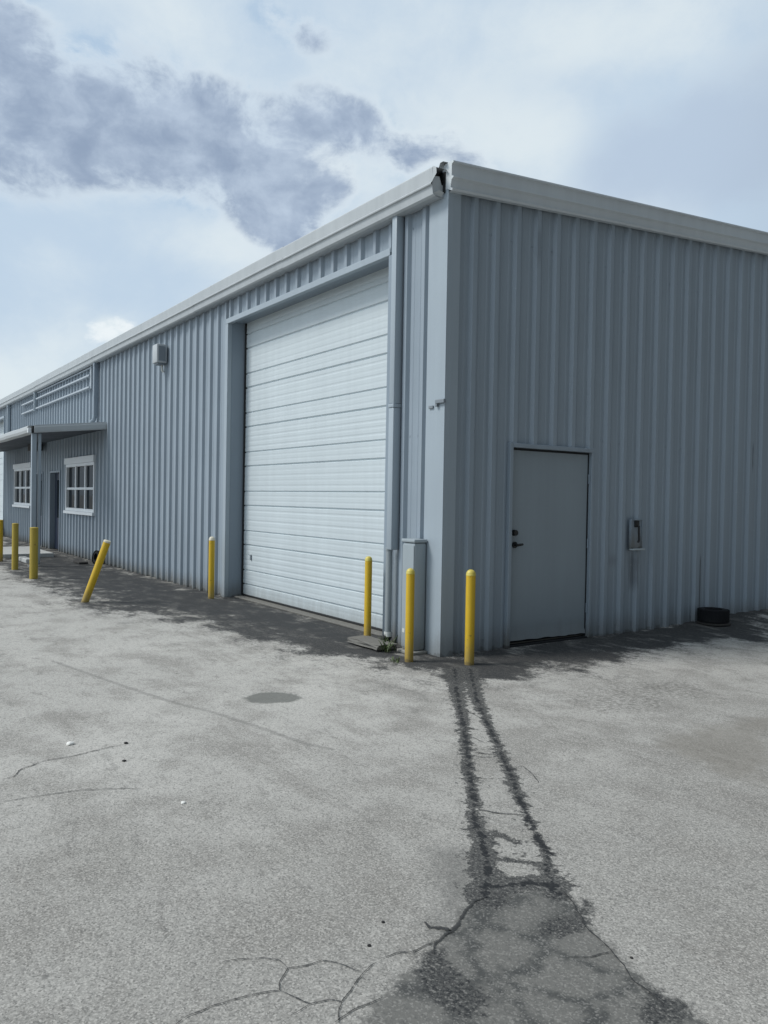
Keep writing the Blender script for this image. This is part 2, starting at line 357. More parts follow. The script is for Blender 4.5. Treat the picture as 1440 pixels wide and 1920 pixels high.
ATTR = dict(
    a_band=sd_poly(fx, fy, REG['band']),
    a_patch=sd_poly(fx, fy, REG['patch']),
    a_mid=sd_poly(fx, fy, REG['mid']),
    a_deep=np.maximum.reduce([sd_poly(fx, fy, REG['deep']), sd_poly(fx, fy, REG['deep2']), sd_poly(fx, fy, REG['deep3'])]),
    a_strip=np.maximum.reduce([d_line(fx, fy, REG['stripL'], [.085, .060, .038, .032, .030, .028, .036, .050, .060, .08]),
                               d_line(fx, fy, REG['stripR'], [.085, .050, .028, .028, .032, .034, .016, .018, .022, .032, .05]),
                               d_line(fx, fy, REG['rung1'], .014), d_line(fx, fy, REG['rung2'], .016), d_line(fx, fy, REG['rung3'], .062), d_line(fx, fy, REG['rung4'], .03)]),
    a_core=np.maximum.reduce([d_line(fx, fy, [(x - .012 * math.sin(i * 2.1), y + .014 * math.cos(i * 1.7)) for i, (x, y) in enumerate(REG['stripL'])], .013), d_line(fx, fy, [(x + .010 * math.sin(i * 1.9), y + .012 * math.cos(i * 2.3)) for i, (x, y) in enumerate(REG['stripR'])], .012), d_line(fx, fy, REG['rung3'], .012)]),
    a_puddle=sd_poly(fx, fy, REG['puddle']),
    a_tan=sd_poly(fx, fy, REG['tan']),
    a_rough=sd_poly(fx, fy, REG['rough']),
    a_seam=d_line(fx, fy, REG['seam'], .02),
)
for k, v in ATTR.items():
    a = gme.attributes.new(k, 'FLOAT', 'POINT'); a.data.foreach_set('value', np.clip(v, -3, 3).astype(np.float32))
def groundmat():
    m, t, b = newmat('asphalt')
    o = t.node('ShaderNodeTexCoord').outputs['Object']
    A = lambda n: t.node('ShaderNodeAttribute', attribute_name=n).outputs['Fac']
    big = t.noise(o, .35, 5, .6); mid = t.noise(o, 2.1, 6, .62); med = t.noise(o, 11, 5, .65); gr = t.noise(o, 120, 3, .7); gr2 = t.noise(o, 48, 4, .75)
    cell = t.node('ShaderNodeTexVoronoi', inp={'Vector': o, 'Scale': 150.0}).outputs['Color']
    cellv = t.node('ShaderNodeSeparateColor', inp={0: cell}).outputs[0]
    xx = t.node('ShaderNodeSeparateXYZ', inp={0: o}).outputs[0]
    xdark = t.mr(t.math('ADD', xx, t.math('MULTIPLY', t.math('SUBTRACT', mid, .5), 4.0)), .6, 4.2)      # darker towards +x, edge broken up by noise
    c = t.mix(t.mr(big, .3, .7), (.395, .386, .363), (.48, .468, .44))
    c = t.mix(t.math('MULTIPLY', xdark, .80), c, (.245, .238, .222))
    c = t.mix(t.mr(mid, .46, .66, 0, .60), c, (.235, .225, .208))
    c = t.mix(t.mr(t.noise(t.mapping(o, (9, 3, 0)), .9, 7, .68), .50, .66, 0, .50), c, (.22, .212, .195))
    c = t.mix(t.mr(med, .50, .75, 0, .45), c, (.20, .195, .18))
    flat = t.noise(t.mapping(o, (0, 0, 0), (2.2, 5.5, 1)), 1.3, 6, .65)
    c = t.mix(t.mr(flat, .57, .66, 0, .50), c, (.17, .165, .155))
    c = t.mix(t.mr(t.noise(t.mapping(o, (5, 8, 0), (.5, 1.6, 1)), .8, 8, .7), .53, .64, 0, .55), c, (.20, .19, .175))
    spots = t.mr(t.math('ADD', t.vor(t.mapping(o, (0, 0, 0), (1, 1.0, 1)), 3.4), t.math('MULTIPLY', t.noise(o, 14, 4, .7), .16)), .135, .10)
    c = t.mix(t.math('MULTIPLY', spots, .65), c, (.08, .08, .078))
    # loose aggregate: dark and pale grains
    c = t.mix(t.mr(gr2, .48, .70, 0, .58), c, (.15, .147, .140))
    c = t.mix(t.mr(cellv, .62, .98, 0, .38), c, (.60, .58, .54))
    c = t.mix(t.mr(cellv, .28, .05, 0, .50), c, (.095, .095, .09))
    c = t.mix(t.mr(gr, .52, .70, 0, .55), c, (.56, .545, .51))
    def mask(att, nz, amp, w0, w1):
        return t.mr(t.math('ADD', A(att), t.math('MULTIPLY', t.math('SUBTRACT', nz, .5), amp)), w0, w1)
    nm_ = t.noise(o, 9, 5, .7)
    nn = t.noise(o, 3.0, 7, .68); nf = t.noise(o, 26, 6, .75); ng = t.noise(o, 70, 5, .75)
    ns = t.math('ADD', t.math('MULTIPLY', t.noise(t.mapping(o, (0, 0, 0), (1, 1.5, 1)), 1.5, 8, .66), .75), t.math('MULTIPLY', nf, .25)); ns2 = t.noise(t.mapping(o, (4, 2, 0), (.9, 1.8, 1)), 2.2, 9, .72)
    dark = t.mix(t.mr(nf, .35, .7), (.018, .020, .023), (.058, .058, .057))
    lf = t.math('MULTIPLY', t.mr(xx, -1.2, -4.5), .075); ns2 = t.math('ADD', ns2, lf)
    dark = t.mix(t.mr(ns2, .53, .60, 0, .60), dark, (.125, .122, .115))
    dark = t.mix(t.mr(ns2, .615, .66, 0, .70), dark, (.30, .29, .265))
    dark = t.mix(t.mr(cellv, .75, 1.0, 0, .22), dark, (.26, .25, .235))
    band = mask('a_band', t.math('ADD', t.math('MULTIPLY', ns, .84), t.math('MULTIPLY', ng, .16)), 3.4, -.16, .16)
    fringe = t.math('MULTIPLY', mask('a_band', ns, 5.0, -.70, .05), t.mr(t.math('ADD', t.math('MULTIPLY', nf, .5), t.math('MULTIPLY', nn, .5)), .46, .58))
    c = t.mix(t.math('MULTIPLY', fringe, .6), c, (.10, .10, .097))
    c = t.mix(t.math('MULTIPLY', band, .96), c, dark)
    c = t.mix(t.math('MULTIPLY', mask('a_band', nn, 2.0, .55, .80), .80), c, (.036, .038, .040))
    c = t.mix(t.math('MULTIPLY', mask('a_tan', nn, .5, -.12, .10), .50), c, (.19, .175, .15))
    c = t.mix(t.math('MULTIPLY', t.math('MULTIPLY', mask('a_rough', nn, .9, -.1, .25), t.mr(nf, .42, .62)), .75), c, (.13, .125, .115))
    c = t.mix(t.math('MULTIPLY', mask('a_seam', nf, .09, -.016, .014), .42), c, (.14, .138, .13))
    c = t.mix(t.math('MULTIPLY', mask('a_puddle', nf, .14, -.03, .02), .80), c, (.125, .130, .120))
    c = t.mix(t.math('MULTIPLY', mask('a_mid', t.math('ADD', t.math('MULTIPLY', nn, .5), t.math('MULTIPLY', nf, .5)), .34, -.08, .10), .52), c, (.115, .115, .11))
    wv = t.node('ShaderNodeVectorMath', operation='MULTIPLY_ADD', inp={0: t.node('ShaderNodeTexNoise', inp={'Vector': o, 'Scale': 6.0, 'Detail': 3.0}).outputs['Color'], 1: (.16, .16, 0), 2: o}).outputs[0]
    vn = t.node('ShaderNodeTexVoronoi', feature='DISTANCE_TO_EDGE', inp={'Vector': wv, 'Scale': 3.6})
    veins = t.math('ADD', vn.outputs['Distance'], t.math('ADD', t.math('MULTIPLY', t.math('SUBTRACT', nf, .5), .45), t.math('MULTIPLY', t.math('SUBTRACT', nn, .5), .45)))
    pc = t.mix(t.mr(veins, -.04, .16), (.050, .053, .053), (.145, .143, .134))
    pc = t.mix(t.mr(gr2, .46, .72, 0, .65), pc, (.065, .067, .066)); pc = t.mix(t.mr(cellv, .66, 1, 0, .32), pc, (.36, .35, .33))
    c = t.mix(t.math('MULTIPLY', mask('a_patch', t.math('ADD', t.math('MULTIPLY', nm_, .5), t.math('MULTIPLY', nf, .5)), .30, -.03, .015), .93), c, pc)
    tar = t.mix(t.mr(ng, .38, .62), (.018, .020, .023), (.100, .100, .096)); tar = t.mix(t.mr(t.math('MULTIPLY', cellv, t.math('ADD', ng, .5)), .80, 1.02, 0, .5), tar, (.30, .29, .27))
    c = t.mix(t.math('MULTIPLY', mask('a_deep', nf, .22, -.035, .01), .92), c, tar)
    # crumbling strips: solid core, broken speckled fringe
    nm = t.noise(o, 10, 5, .7); edge = t.math('ADD', t.math('MULTIPLY', t.math('SUBTRACT', nf, .5), .12), t.math('ADD', t.math('MULTIPLY', t.math('SUBTRACT', nm, .5), .13), t.math('MULTIPLY', t.math('SUBTRACT', ng, .5), .06)))
    sm = t.mr(t.math('ADD', A('a_strip'), edge), -.010, -.003)
    c = t.mix(t.math('MULTIPLY', sm, .90), c, tar)
    isl = t.math('MULTIPLY', t.mr(t.math('ADD', A('a_strip'), t.math('MULTIPLY', t.math('SUBTRACT', nm, .5), .30)), -.045, -.03), t.mr(nf, .545, .575))
    c = t.mix(t.math('MULTIPLY', isl, .80), c, tar)
    core = t.mr(t.math('ADD', A('a_core'), t.math('ADD', t.math('MULTIPLY', t.math('SUBTRACT', nm, .5), .10), t.math('MULTIPLY', t.math('SUBTRACT', nf, .5), .09))), -.004, .006)
    c = t.mix(t.math('MULTIPLY', core, .85), c, (.014, .016, .019))
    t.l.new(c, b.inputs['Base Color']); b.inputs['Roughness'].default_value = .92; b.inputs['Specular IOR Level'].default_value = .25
    h = t.math('ADD', t.math('MULTIPLY', gr2, .5), t.math('ADD', t.math('MULTIPLY', cellv, .35), t.math('MULTIPLY', med, .8)))
    h = t.math('SUBTRACT', h, t.math('MULTIPLY', sm, .8))
    bump(t, b, h, .55, .006)
    m2, t2, b2 = newmat('crack_fill'); o2 = t2.node('ShaderNodeTexCoord').outputs['Object']
    e = t2.node('ShaderNodeAttribute', attribute_name='edge').outputs['Fac']
    al = t2.mr(t2.math('ADD', e, t2.math('MULTIPLY', t2.math('SUBTRACT', t2.noise(o2, 45, 4, .7), .5), 1.5)), .42, .22, 0, .85)
    b2.inputs['Base Color'].default_value = (.035, .037, .038, 1); b2.inputs['Roughness'].default_value = .95
    t2.l.new(al, b2.inputs['Alpha'])
groundmat()
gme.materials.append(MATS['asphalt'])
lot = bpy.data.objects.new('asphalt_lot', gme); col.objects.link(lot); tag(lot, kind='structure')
# cracks: narrow ragged ribbons lying in the surface
cv, cf, ce = [], [], []
def crack(line, w):
    pts = [Vector((x, y)) for x, y in line]; dense = []
    for i in range(len(pts) - 1):
        n = max(2, int((pts[i + 1] - pts[i]).length / .015))
        for k in range(n): dense.append(pts[i].lerp(pts[i + 1], k / n))
    dense.append(pts[-1])
    dense = [p + Vector((mnoise.noise(Vector((p.x * 14, p.y * 14, 1.3))), mnoise.noise(Vector((p.x * 14, p.y * 14, 7.7))))) * .014 for p in dense]
    b0 = len(cv)
    for i, p in enumerate(dense):
        t = (dense[min(i + 1, len(dense) - 1)] - dense[max(0, i - 1)]).normalized(); nrm = Vector((-t.y, t.x))
        ww = w * (.6 + .8 * abs(mnoise.noise(Vector((p.x * 9, p.y * 9, 3))))) * min(1, .35 + 6 * min(i, len(dense) - 1 - i) / len(dense))
        for s_, e_ in ((-1, 1), (0, 0), (1, 1)):
            q = p + nrm * ww * s_; cv.append((q.x, q.y, .004 + float(hgt(np.array(q.x), np.array(q.y))))); ce.append(e_)
        if i:
            a = b0 + (i - 1) * 3
            cf.append((a, a + 1, a + 4, a + 3)); cf.append((a + 1, a + 2, a + 5, a + 4))
for k, wd in dict(crA=.0085, crB=.007, crC=.0085, crD=.006, crE=.008, crF=.0085, crG=.0085, crH=.022, crI=.0095, crJ=.008, crK=.013, crL=.010, crM=.022, crN=.010).items(): crack(REG[k], wd)
rl = random.Random(21)
def along(line, u):
    k = u * (len(line) - 1); i = min(int(k), len(line) - 2); f = k - i
    return Vector(line[i]).lerp(Vector(line[i + 1]), f)
for u in (.15, .18, .205, .26, .285, .36, .375, .46, .60):
    a_, b_ = along(REG['stripL'], u), along(REG['stripR'], u + rl.uniform(-.035, .035)); e0, e1 = rl.uniform(0, .25), rl.uniform(.55, 1.0)
    crack([tuple(a_.lerp(b_, e0)), tuple(a_.lerp(b_, (e0 + e1) / 2) + Vector((rl.uniform(-.02, .02), 0))), tuple(a_.lerp(b_, e1))], rl.uniform(.008, .017))
cme = bpy.data.meshes.new('pavement_cracks'); cme.from_pydata(cv, [], cf); cme.materials.append(MATS['crack_fill'])
at = cme.attributes.new('edge', 'FLOAT', 'POINT'); at.data.foreach_set('value', np.array(ce, np.float32))
co_ = bpy.data.objects.new('pavement_cracks', cme); col.objects.link(co_); tag(co_, kind='structure')

# ------------------------------------------------------------------ the metal building
EAVE = 4.93; SL = 1 / 12.0; DEPTH = 18.0; LEN = 46.0
bld = empty('metal_warehouse', (0, 0, 0), 'long blue-grey ribbed metal warehouse with white roll-up doors and a canopy', 'warehouse')
PER = .3048
def rib_profile(s0, s1, c0):
    """(s, offset) breakpoints of an R-panel between s0 and s1, major ribs at c0 + k * PER"""
    shape = [(-.050, 0), (-.027, .041), (.027, .041), (.050, 0), (.078, 0), (.086, .005), (.110, .005), (.118, 0), (.186, 0), (.194, .005), (.218, .005), (.226, 0)]
    k0 = math.floor((s0 - c0) / PER) - 1; k1 = math.ceil((s1 - c0) / PER) + 1
    pts = [(c0 + k * PER + ds, of) for k in range(k0, k1) for ds, of in shape]
    def val(s):
        for i in range(len(pts) - 1):
            if pts[i][0] <= s <= pts[i + 1][0]:
                u = (s - pts[i][0]) / (pts[i + 1][0] - pts[i][0]); return pts[i][1] * (1 - u) + pts[i + 1][1] * u
        return 0
    return [(s0, val(s0))] + [p for p in pts if s0 + 1e-4 < p[0] < s1 - 1e-4] + [(s1, val(s1))]
def front_panel(mb, x0, x1, z0, z1, c0):
    pr = rib_profile(x0, x1, c0); nz = 2
    mb.grid([[(s, -o, z) for s, o in pr] for z in (z0, z1)])
def side_panel(mb, y0, y1, z0, z1, c0):
    pr = rib_profile(y0, y1, c0)
    zt = (lambda y: z1) if not callable(z1) else z1
    mb.grid([[(o, s, z0) for s, o in pr], [(o, s, zt(s)) for s, o in pr]])
CF = -(5.696); CH = -(1.266); CS = .33; ZW = 4.80
DX0, DX1, DZ = -5.272, -.965, 4.285            # near overhead door opening
EX0, EX1 = -29.2, -24.87                       # far overhead door opening
WINS = [(-15.50, -12.76, 1.14, 2.33), (-22.70, -19.95, 1.18, 2.36)]
DRS = [(-17.50, -16.28, 2.20), (-19.62, -18.44, 2.20)]
wall = MB()
front_panel(wall, DX1 + .09, -.24, 0, ZW, CH); front_panel(wall, DX0, DX1 + .09, DZ, ZW, CH); front_panel(wall, -12.1, DX0 - .07, 0, ZW, CF)
cuts = sorted([(a, b, c, d) for a, b, c, d in WINS] + [(a, b, 0.0, d) for a, b, d in DRS])
xx = EX1
for a, b, z0, z1 in cuts:
    front_panel(wall, xx, a, 0, ZW, CF)
    if z0 > 0: front_panel(wall, a, b, 0, z0, CF)
    front_panel(wall, a, b, z1, ZW, CF); xx = b
front_panel(wall, xx, -12.1, 0, ZW, CF)
front_panel(wall, EX0, EX1, DZ, ZW, CF); front_panel(wall, -LEN, EX0, 0, ZW, CF)
# hex-head fasteners along the girts
def screws(mb, along, lo, hi, c0, zs, ax, skip):
    k = math.ceil((lo - c0) / PER)
    while c0 + k * PER < hi:
        for ds in (.068, .235):
            s = c0 + k * PER + ds
            for z in zs:
                if s < hi and not skip(s, z):
                    r = .0115
                    ring = [(math.cos(i * math.pi / 3) * r, math.sin(i * math.pi / 3) * r) for i in range(6)]
                    f = (lambda u, v, o: (s + u, -o, z + v)) if ax == 'x' else (lambda u, v, o: (o, s + u, z + v))
                    mb.grid([[f(u, v, 0) for u, v in ring], [f(u * .9, v * .9, .007) for u, v in ring]], 0, True); mb.poly([f(u * .9, v * .9, .007) for u, v in ring])
        k += 1
screws(wall, None, -12.0, -.3, CF, (.10, 2.25, 4.45), 'x', lambda s, z: DX0 - .12 < s < DX1 + .12 or s > -.4)
wall.build('front_wall', 'wall_paint', bld)
gw = MB(); SDY0, SDY1, SDZ = .90, 2.185, 2.165
ridge = lambda y: EAVE - .10 + min(y, DEPTH - y) * SL
side_panel(gw, .125, SDY0, 0, ridge, CS); side_panel(gw, SDY0, SDY1, SDZ, ridge, CS)
side_panel(gw, SDY1, DEPTH / 2, 0, ridge, CS); side_panel(gw, DEPTH / 2, DEPTH, 0, ridge, CS)
screws(gw, None, .2, 9.0, CS, (.12, 2.30, 4.35), 'y', lambda s, z: SDY0 - .1 < s < SDY1 + .1 and z < 2.4 or s < .16)
gw.build('gable_wall', 'gable_paint', bld)
bk = MB()
bk.box(-LEN, -.02, DEPTH - .02, DEPTH, 0, EAVE - .1); bk.box(-LEN, -LEN + .02, .02, DEPTH - .03, 0, EAVE - .1)
bk.build('rear_wall', 'wall_paint', bld)
rf = MB(); n = 0
for y0, z0, y1, z1 in ((-.10, EAVE - .10 * SL, DEPTH / 2, EAVE + DEPTH / 2 * SL), (DEPTH + .1, EAVE - .10 * SL, DEPTH / 2, EAVE + DEPTH / 2 * SL)):
    pr = rib_profile(-LEN, .02, 0)
    rf.grid([[(s, y0, z0 + o - .03) for s, o in pr], [(s, y1, z1 + o - .03) for s, o in pr]])
rf.build('roof', 'roof_metal', bld)
fl = MB(); fl.box(-LEN + .05, -.05, .35, DEPTH - .05, -.02, .03); fl.box(DX0 - .02, DX1 + .02, .10, .35, .0, .022, .008)
fl.build('floor_slab', 'concrete_mid', bld)
# corner trim
ct = MB()
pr = [(-.275, -.006), (-.262, -.040), (-.012, -.044)]
ct.grid([[(x, y, z) for x, y in pr + [(.044, -.044), (.046, .012), (.046, .120), (.006, .140)]] for z in (.0, 1.2, 2.4, 4.72)])
ct.build('corner_trim', 'trim_paint', bld)
# eave gutter: face, mid bead and rolled lower half, in lapped lengths
def gutter_len(mb, x0, x1, dz=0.0, sag=0.0):
    prof = [(-.02, 4.885), (-.165, 4.885), (-.185, 4.880), (-.190, 4.868), (-.186, 4.735), (-.196, 4.728), (-.205, 4.716), (-.202, 4.704), (-.186, 4.697), (-.182, 4.690), (-.170, 4.615), (-.150, 4.598), (-.10, 4.594), (-.01, 4.610)]
    n = max(2, int(abs(x1 - x0) / .7)); rows = []
    for i in range(n + 1):
        x = x0 + (x1 - x0) * i / n
        wv = .004 * mnoise.noise(Vector((x * .8, 2.1, 0)))
        rows.append([(x, y + wv * 1.5, z + dz + wv) for y, z in prof])
    mb.grid(rows); 
gt = MB(); xs = [-.035, -3.2, -6.35, -9.5, -12.6, -15.75, -18.9, -22.0, -25.2, -28.4, -31.6, -34.8, -38, -42, -LEN]
for i in range(len(xs) - 1): gutter_len(gt, xs[i], xs[i + 1] - .03, .004 * (i % 2) + (.002 if i % 3 else 0))
gt.poly([(-.036, y, z) for y, z in [(-.03, 4.60), (-.15, 4.60), (-.180, 4.62), (-.19, 4.70), (-.185, 4.79), (-.10, 4.80), (-.07, 4.72), (-.03, 4.73)]])
# torn end: bent flaps of sheet left at the corner
gt.poly([(-.035, -.188, 4.88), (.010, -.178, 4.862), (.018, -.180, 4.80), (-.036, -.188, 4.74)])
gt.poly([(-.02, -.12, 4.885), (.03, -.10, 4.87), (.045, -.06, 4.835), (-.01, -.05, 4.875)])
gt.poly([(-.035, -.17, 4.625), (.02, -.14, 4.64), (.03, -.09, 4.622), (-.03, -.08, 4.598)])
gt.build('eave_gutter', 'gutter_paint', bld)
gd = MB(); gd.box(-.06, .0, -.055, -.047, 4.64, 4.85); gd.build('gutter_gap', 'black_plastic', bld)
# rake trim on the gable edge
rk = MB(); prof = [(0.0, .0), (.085, .0), (.112, -.004), (.114, -.020), (.090, -.030), (.088, -.145), (.116, -.156), (.116, -.166), (.088, -.184), (.074, -.258), (.106, -.274), (.098, -.296), (.046, -.296)]
rows = []
for y in (-.045, DEPTH / 2, DEPTH + .045):
    zz = EAVE + .005 + min(y, DEPTH - y) * SL; rows.append([(x, y, zz + z) for x, z in prof])
rk.grid(rows)
rk.poly([(-.055, -.045, EAVE - .01), (-.055, -.045, EAVE - .25), (.03, -.047, EAVE - .262)] + [rows[0][j] for j in (11, 10, 9, 8, 7, 6, 5, 4, 3, 2, 1, 0)])
rk.build('rake_trim', 'rake_paint', bld)
# downspouts on the front wall
def spout(x, z0, z1, y0=-.045, w=.09, d=.10, elbow=False):
    s = MB(); s.box(x - w / 2, x + w / 2, y0 - d, y0, z0, z1, .012)
    for z in (z0 + .35 * (z1 - z0), z0 + .93 * (z1 - z0)): s.box(x - w / 2 - .012, x + w / 2 + .012, y0 - d - .004, y0 + .008, z - .012, z + .012)
    if elbow: s.tube([(x, y0 - d / 2, z0 + .05), (x - .02, y0 - d / 2 - .02, z0 - .06), (x - .12, y0 - d / 2 - .05, z0 - .11)], .045)
    return s.build('downspout', 'shade_paint' if elbow else 'trim_paint', bld, True)
s = MB(); s.box(-.795, -.705, -.135, -.035, 2.60, 4.63, .014); s.box(-.797, -.703, -.137, -.033, 1.03, 2.56, .014)
s.box(-.800, -.700, -.141, -.03, 2.56, 2.60, .006); s.build('downspout', 'trim_paint', bld, True)
pv = MB(); pv.tube([(-.80, -.09, .13), (-.80, -.09, 1.02)], .036, 18); pv.tube([(-.80, -.09, 1.02), (-.80, -.09, 1.05)], .042, 18)
lowp = pv.build('drain_pipe', 'pvc', bld, True)
pw = MB(); pw.tube([(-.80, -.09, .085), (-.80, -.09, .135)], .043, 18); pw.build('pipe_collar', 'pvc_white', lowp, True)
pb = MB(); pb.tube([(-.80, -.09, .09), (-.83, -.10, .045), (-.90, -.12, .035)], .048, 14); pb.build('pipe_boot', 'black_plastic', lowp, True)
spout(-12.60, 3.36, 4.62, elbow=True); spout(-19.20, 4.02, 4.62, w=.08); spout(-23.65, 3.1, 4.62, w=.1)
# jambs, header flashing of an overhead opening
def overhead(x0, x1, zt, name):
    ht = MB(); ht.box(x0 - .08, x1 + .02, -.050, .02, zt - .035, zt + .045, .006); ht.build('header_trim', 'trim_paint', bld)
    jt = MB(); jt.box(x0 - .10, x0 + .004, -.050, .02, 0, zt - .036, .006); jt.build('jamb_trim', 'trim_paint', bld)
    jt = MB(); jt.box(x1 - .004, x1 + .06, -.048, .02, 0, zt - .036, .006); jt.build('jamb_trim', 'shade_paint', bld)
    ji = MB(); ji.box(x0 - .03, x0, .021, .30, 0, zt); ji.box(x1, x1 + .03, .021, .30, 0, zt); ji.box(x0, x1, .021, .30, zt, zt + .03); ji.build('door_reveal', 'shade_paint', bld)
    d = MB(); Y = .255; z = .045; prof = []
    def line(zc, dep, hw): return [(zc - hw, 0), (zc - hw * .25, dep), (zc + hw * .25, dep), (zc + hw, 0)]
    feats = []
    k = -1
    while True:
        a = .045 + .165 + .6135 * k; b_ = .045 + .385 + .6135 * k
        if a > zt + .1: break
        feats += [(a, .020, .016), (b_, .017, .014)]
        for q in (.075, .150): feats += [(a + q, .0014, .020)]
        for q in (.08, .16, .235, .315): feats += [(b_ + q, .0012 + .0008 * ((k * 7 + int(q * 100)) % 3), .022)]
        k += 1
    for zc, dep, hw in sorted(feats):
        if zc - hw > .05 and zc + hw < zt + .06: prof += line(zc, dep, hw)
    prof = [(.045, 0)] + prof + [(zt + .08, 0)]
    n = 14; rows = []
    for i in range(n + 1):
        x = x0 + .03 + (x1 - x0 - .06) * i / n
        rows.append([(x, Y + o + .003 * mnoise.noise(Vector((x * .9, zz * .8, 4))), zz) for zz, o in prof])
    d.grid(rows)
    dr = d.build(name, 'white_door', bld)
    sl = MB(); sl.box(x0 + .02, x1 - .02, Y - .012, Y + .03, .022, .052, .006); sl.build('bottom_seal', 'black_plastic', dr)
    for xa in (x0 + .001, x1 - .036): sl = MB(); sl.box(xa, xa + .035, Y - .02, Y + .02, .03, zt, .004); sl.build('side_seal', 'black_plastic', dr)
    return dr
near_door = overhead(DX0, DX1, DZ, 'overhead_door')
hd = MB(); hd.box(-4.98, -4.94, .235, .252, .60, .68, .006); hd.build('door_latch', 'lamp_grey', near_door)
overhead(EX0, EX1, DZ, 'overhead_door')
# steel side door
fr = MB()
fr.box(-.10, .052, SDY0 - .035, SDY0 + .012, .0, SDZ + .04, .006); fr.box(-.10, .044, SDY1 - .012, SDY1 + .03, .0, SDZ + .04, .006); fr.box(-.10, .056, SDY0 + .013, SDY1 - .013, SDZ - .012, SDZ + .036, .006)
ffr = fr.build('door_frame', 'wall_paint', bld)
jm = MB(); jm.box(-.012, .026, SDY0 + .012, SDY0 + .026, .02, SDZ - .013); jm.box(-.03, .0, SDY1 - .03, SDY1 - .012, .02, SDZ - .013); jm.box(-.02, .004, SDY0 + .03, SDY1 - .03, SDZ - .034, SDZ - .012); jm.build('door_gap', 'interior_dark', ffr)
sdm = MB(); NY, NZ = 22, 30; ya, yb = SDY0 + .030, SDY1 - .028
rows = []
for i in range(NY + 1):
    y = ya + (yb - ya) * i / NY; r = []
    for j in range(NZ + 1):
        zb = .068 + .014 * mnoise.noise(Vector((y * 7, 3, 1))) - .012 * (y - ya) + (.02 if .1 < y - ya < .35 else 0) * 0
        z = zb + (SDZ - .036 - zb) * j / NZ
        ox = -.006 + .004 * mnoise.noise(Vector((y * 1.5, z * 1.2, 9)))
        if j == 0: ox += .016 + .012 * abs(mnoise.noise(Vector((y * 9, 0, 5))))
        r.append((ox, y, z))
    rows.append(r)
sdm.grid(rows)
sdm.grid([[(x - .04, y, z) for x, y, z in r] for r in rows])
steel = sdm.build('steel_door', 'steel_door_paint', bld, True)
th = MB(); th.box(-.10, .03, SDY0 + .02, SDY1 - .02, .0, .018); th.box(-.09, -.06, SDY0, SDY1, .0, SDZ); th.build('door_threshold', 'interior_dark', bld)
kb = MB(); kb.tube([(-.005, .990, 1.236), (.035, .990, 1.236)], [.034, .030], 20); kb.build('deadbolt', 'black_plastic', steel, True)
kb = MB(); kb.tube([(-.005, 1.000, 1.105), (.014, 1.000, 1.105)], .034, 20); kb.tube([(.0, 1.000, 1.105), (.055, 1.000, 1.105), (.062, 1.02, 1.108), (.060, 1.065, 1.112)], [.015, .015, .015, .012], 12); kb.build('lever_handle', 'black_plastic', steel, True)
for z in (.35, 1.1, 1.85):
    kb = MB(); kb.tube([(.012, yb + .008, z - .055), (.012, yb + .008, z + .055)], .010, 10); kb.build('hinge', 'shade_paint', steel, True)
# small bits at the corner
br = MB(); br.box(-.20, -.13, -.058, -.043, 2.505, 2.535, .004); br.box(-.075, .065, -.075, -.045, 2.545, 2.585, .006); br.box(-.075, -.045, -.075, -.045, 2.515, 2.545, .004)
br.build('corner_bracket', 'lamp_grey', bld)
br = MB(); br.tube([(-.01, .36, .085), (.045, .36, .085)], .03, 14); br.build('hole_stub', 'black_plastic', bld, True)  # black stub added in place of the dark hole at the wall foot
# windows of the office end
def window(x0, x1, z0, z1, head):
    f = MB(); w_ = .075; Y0, Y1 = -.070, .03
    f.box(x0, x0 + w_, Y0, Y1, z0 + w_, z1 - w_, .006); f.box(x1 - w_, x1, Y0, Y1, z0 + w_, z1 - w_, .006); f.box(x0, x1, Y0, Y1, z0, z0 + w_, .006); f.box(x0, x1, Y0, Y1, z1 - w_, z1, .006)
    fo = f.build('window', 'white_trim', bld)
    g = MB(); g.box(x0 + .02, x1 - .02, .004, .012, z0 + .02, z1 - .02); g.build('pane', 'window_glass', fo)
    mu = MB()
    for k in (1, 2): xc = x0 + (x1 - x0) * k / 3; mu.box(xc - .045, xc + .045, -.045, .003, z0 + w_, z1 - w_, .004)
    zc = (z0 + z1) / 2 - .03; mu.box(x0 + w_, x1 - w_, -.048, .002, zc - .03, zc + .03, .004); mu.build('muntins', 'white_trim', fo)
    sl = MB(); sl.box(x0 - .04, x1 + .04, -.115, .02, z0 - .075, z0 - .002, .008); sl.build('sill', 'white_trim', fo)
    if head: sl = MB(); sl.box(x0 - .05, x1 + .05, -.10, .02, z1 + .002, z1 + .16, .008); sl.build('head_trim', 'white_trim', fo)
window(*WINS[0], True); window(*WINS[1], True)
for x0, x1, zt in DRS:
    d = MB(); d.box(x0 + .05, x1 - .05, .10, .14, .02, zt - .05, .004); do = d.build('office_door', 'door_navy', bld)
    g = MB(); g.box(x0 + .30, x1 - .28, .094, .099, .9, zt - .25); g.build('pane', 'window_glass', do)
    f = MB(); f.box(x0 - .01, x0 + .05, -.04, .18, 0, zt, .005); f.box(x1 - .05, x1 + .01, -.04, .18, 0, zt, .005); f.box(x0 + .051, x1 - .051, -.04, .18, zt - .05, zt, .005); f.build('door_frame', 'shade_paint', do)
    h = MB(); h.tube([(x1 - .14, .10, 1.0), (x1 - .14, .05, 1.0), (x1 - .14, .05, 1.25), (x1 - .14, .10, 1.25)], .012, 8); h.build('handle', 'lamp_grey', do)
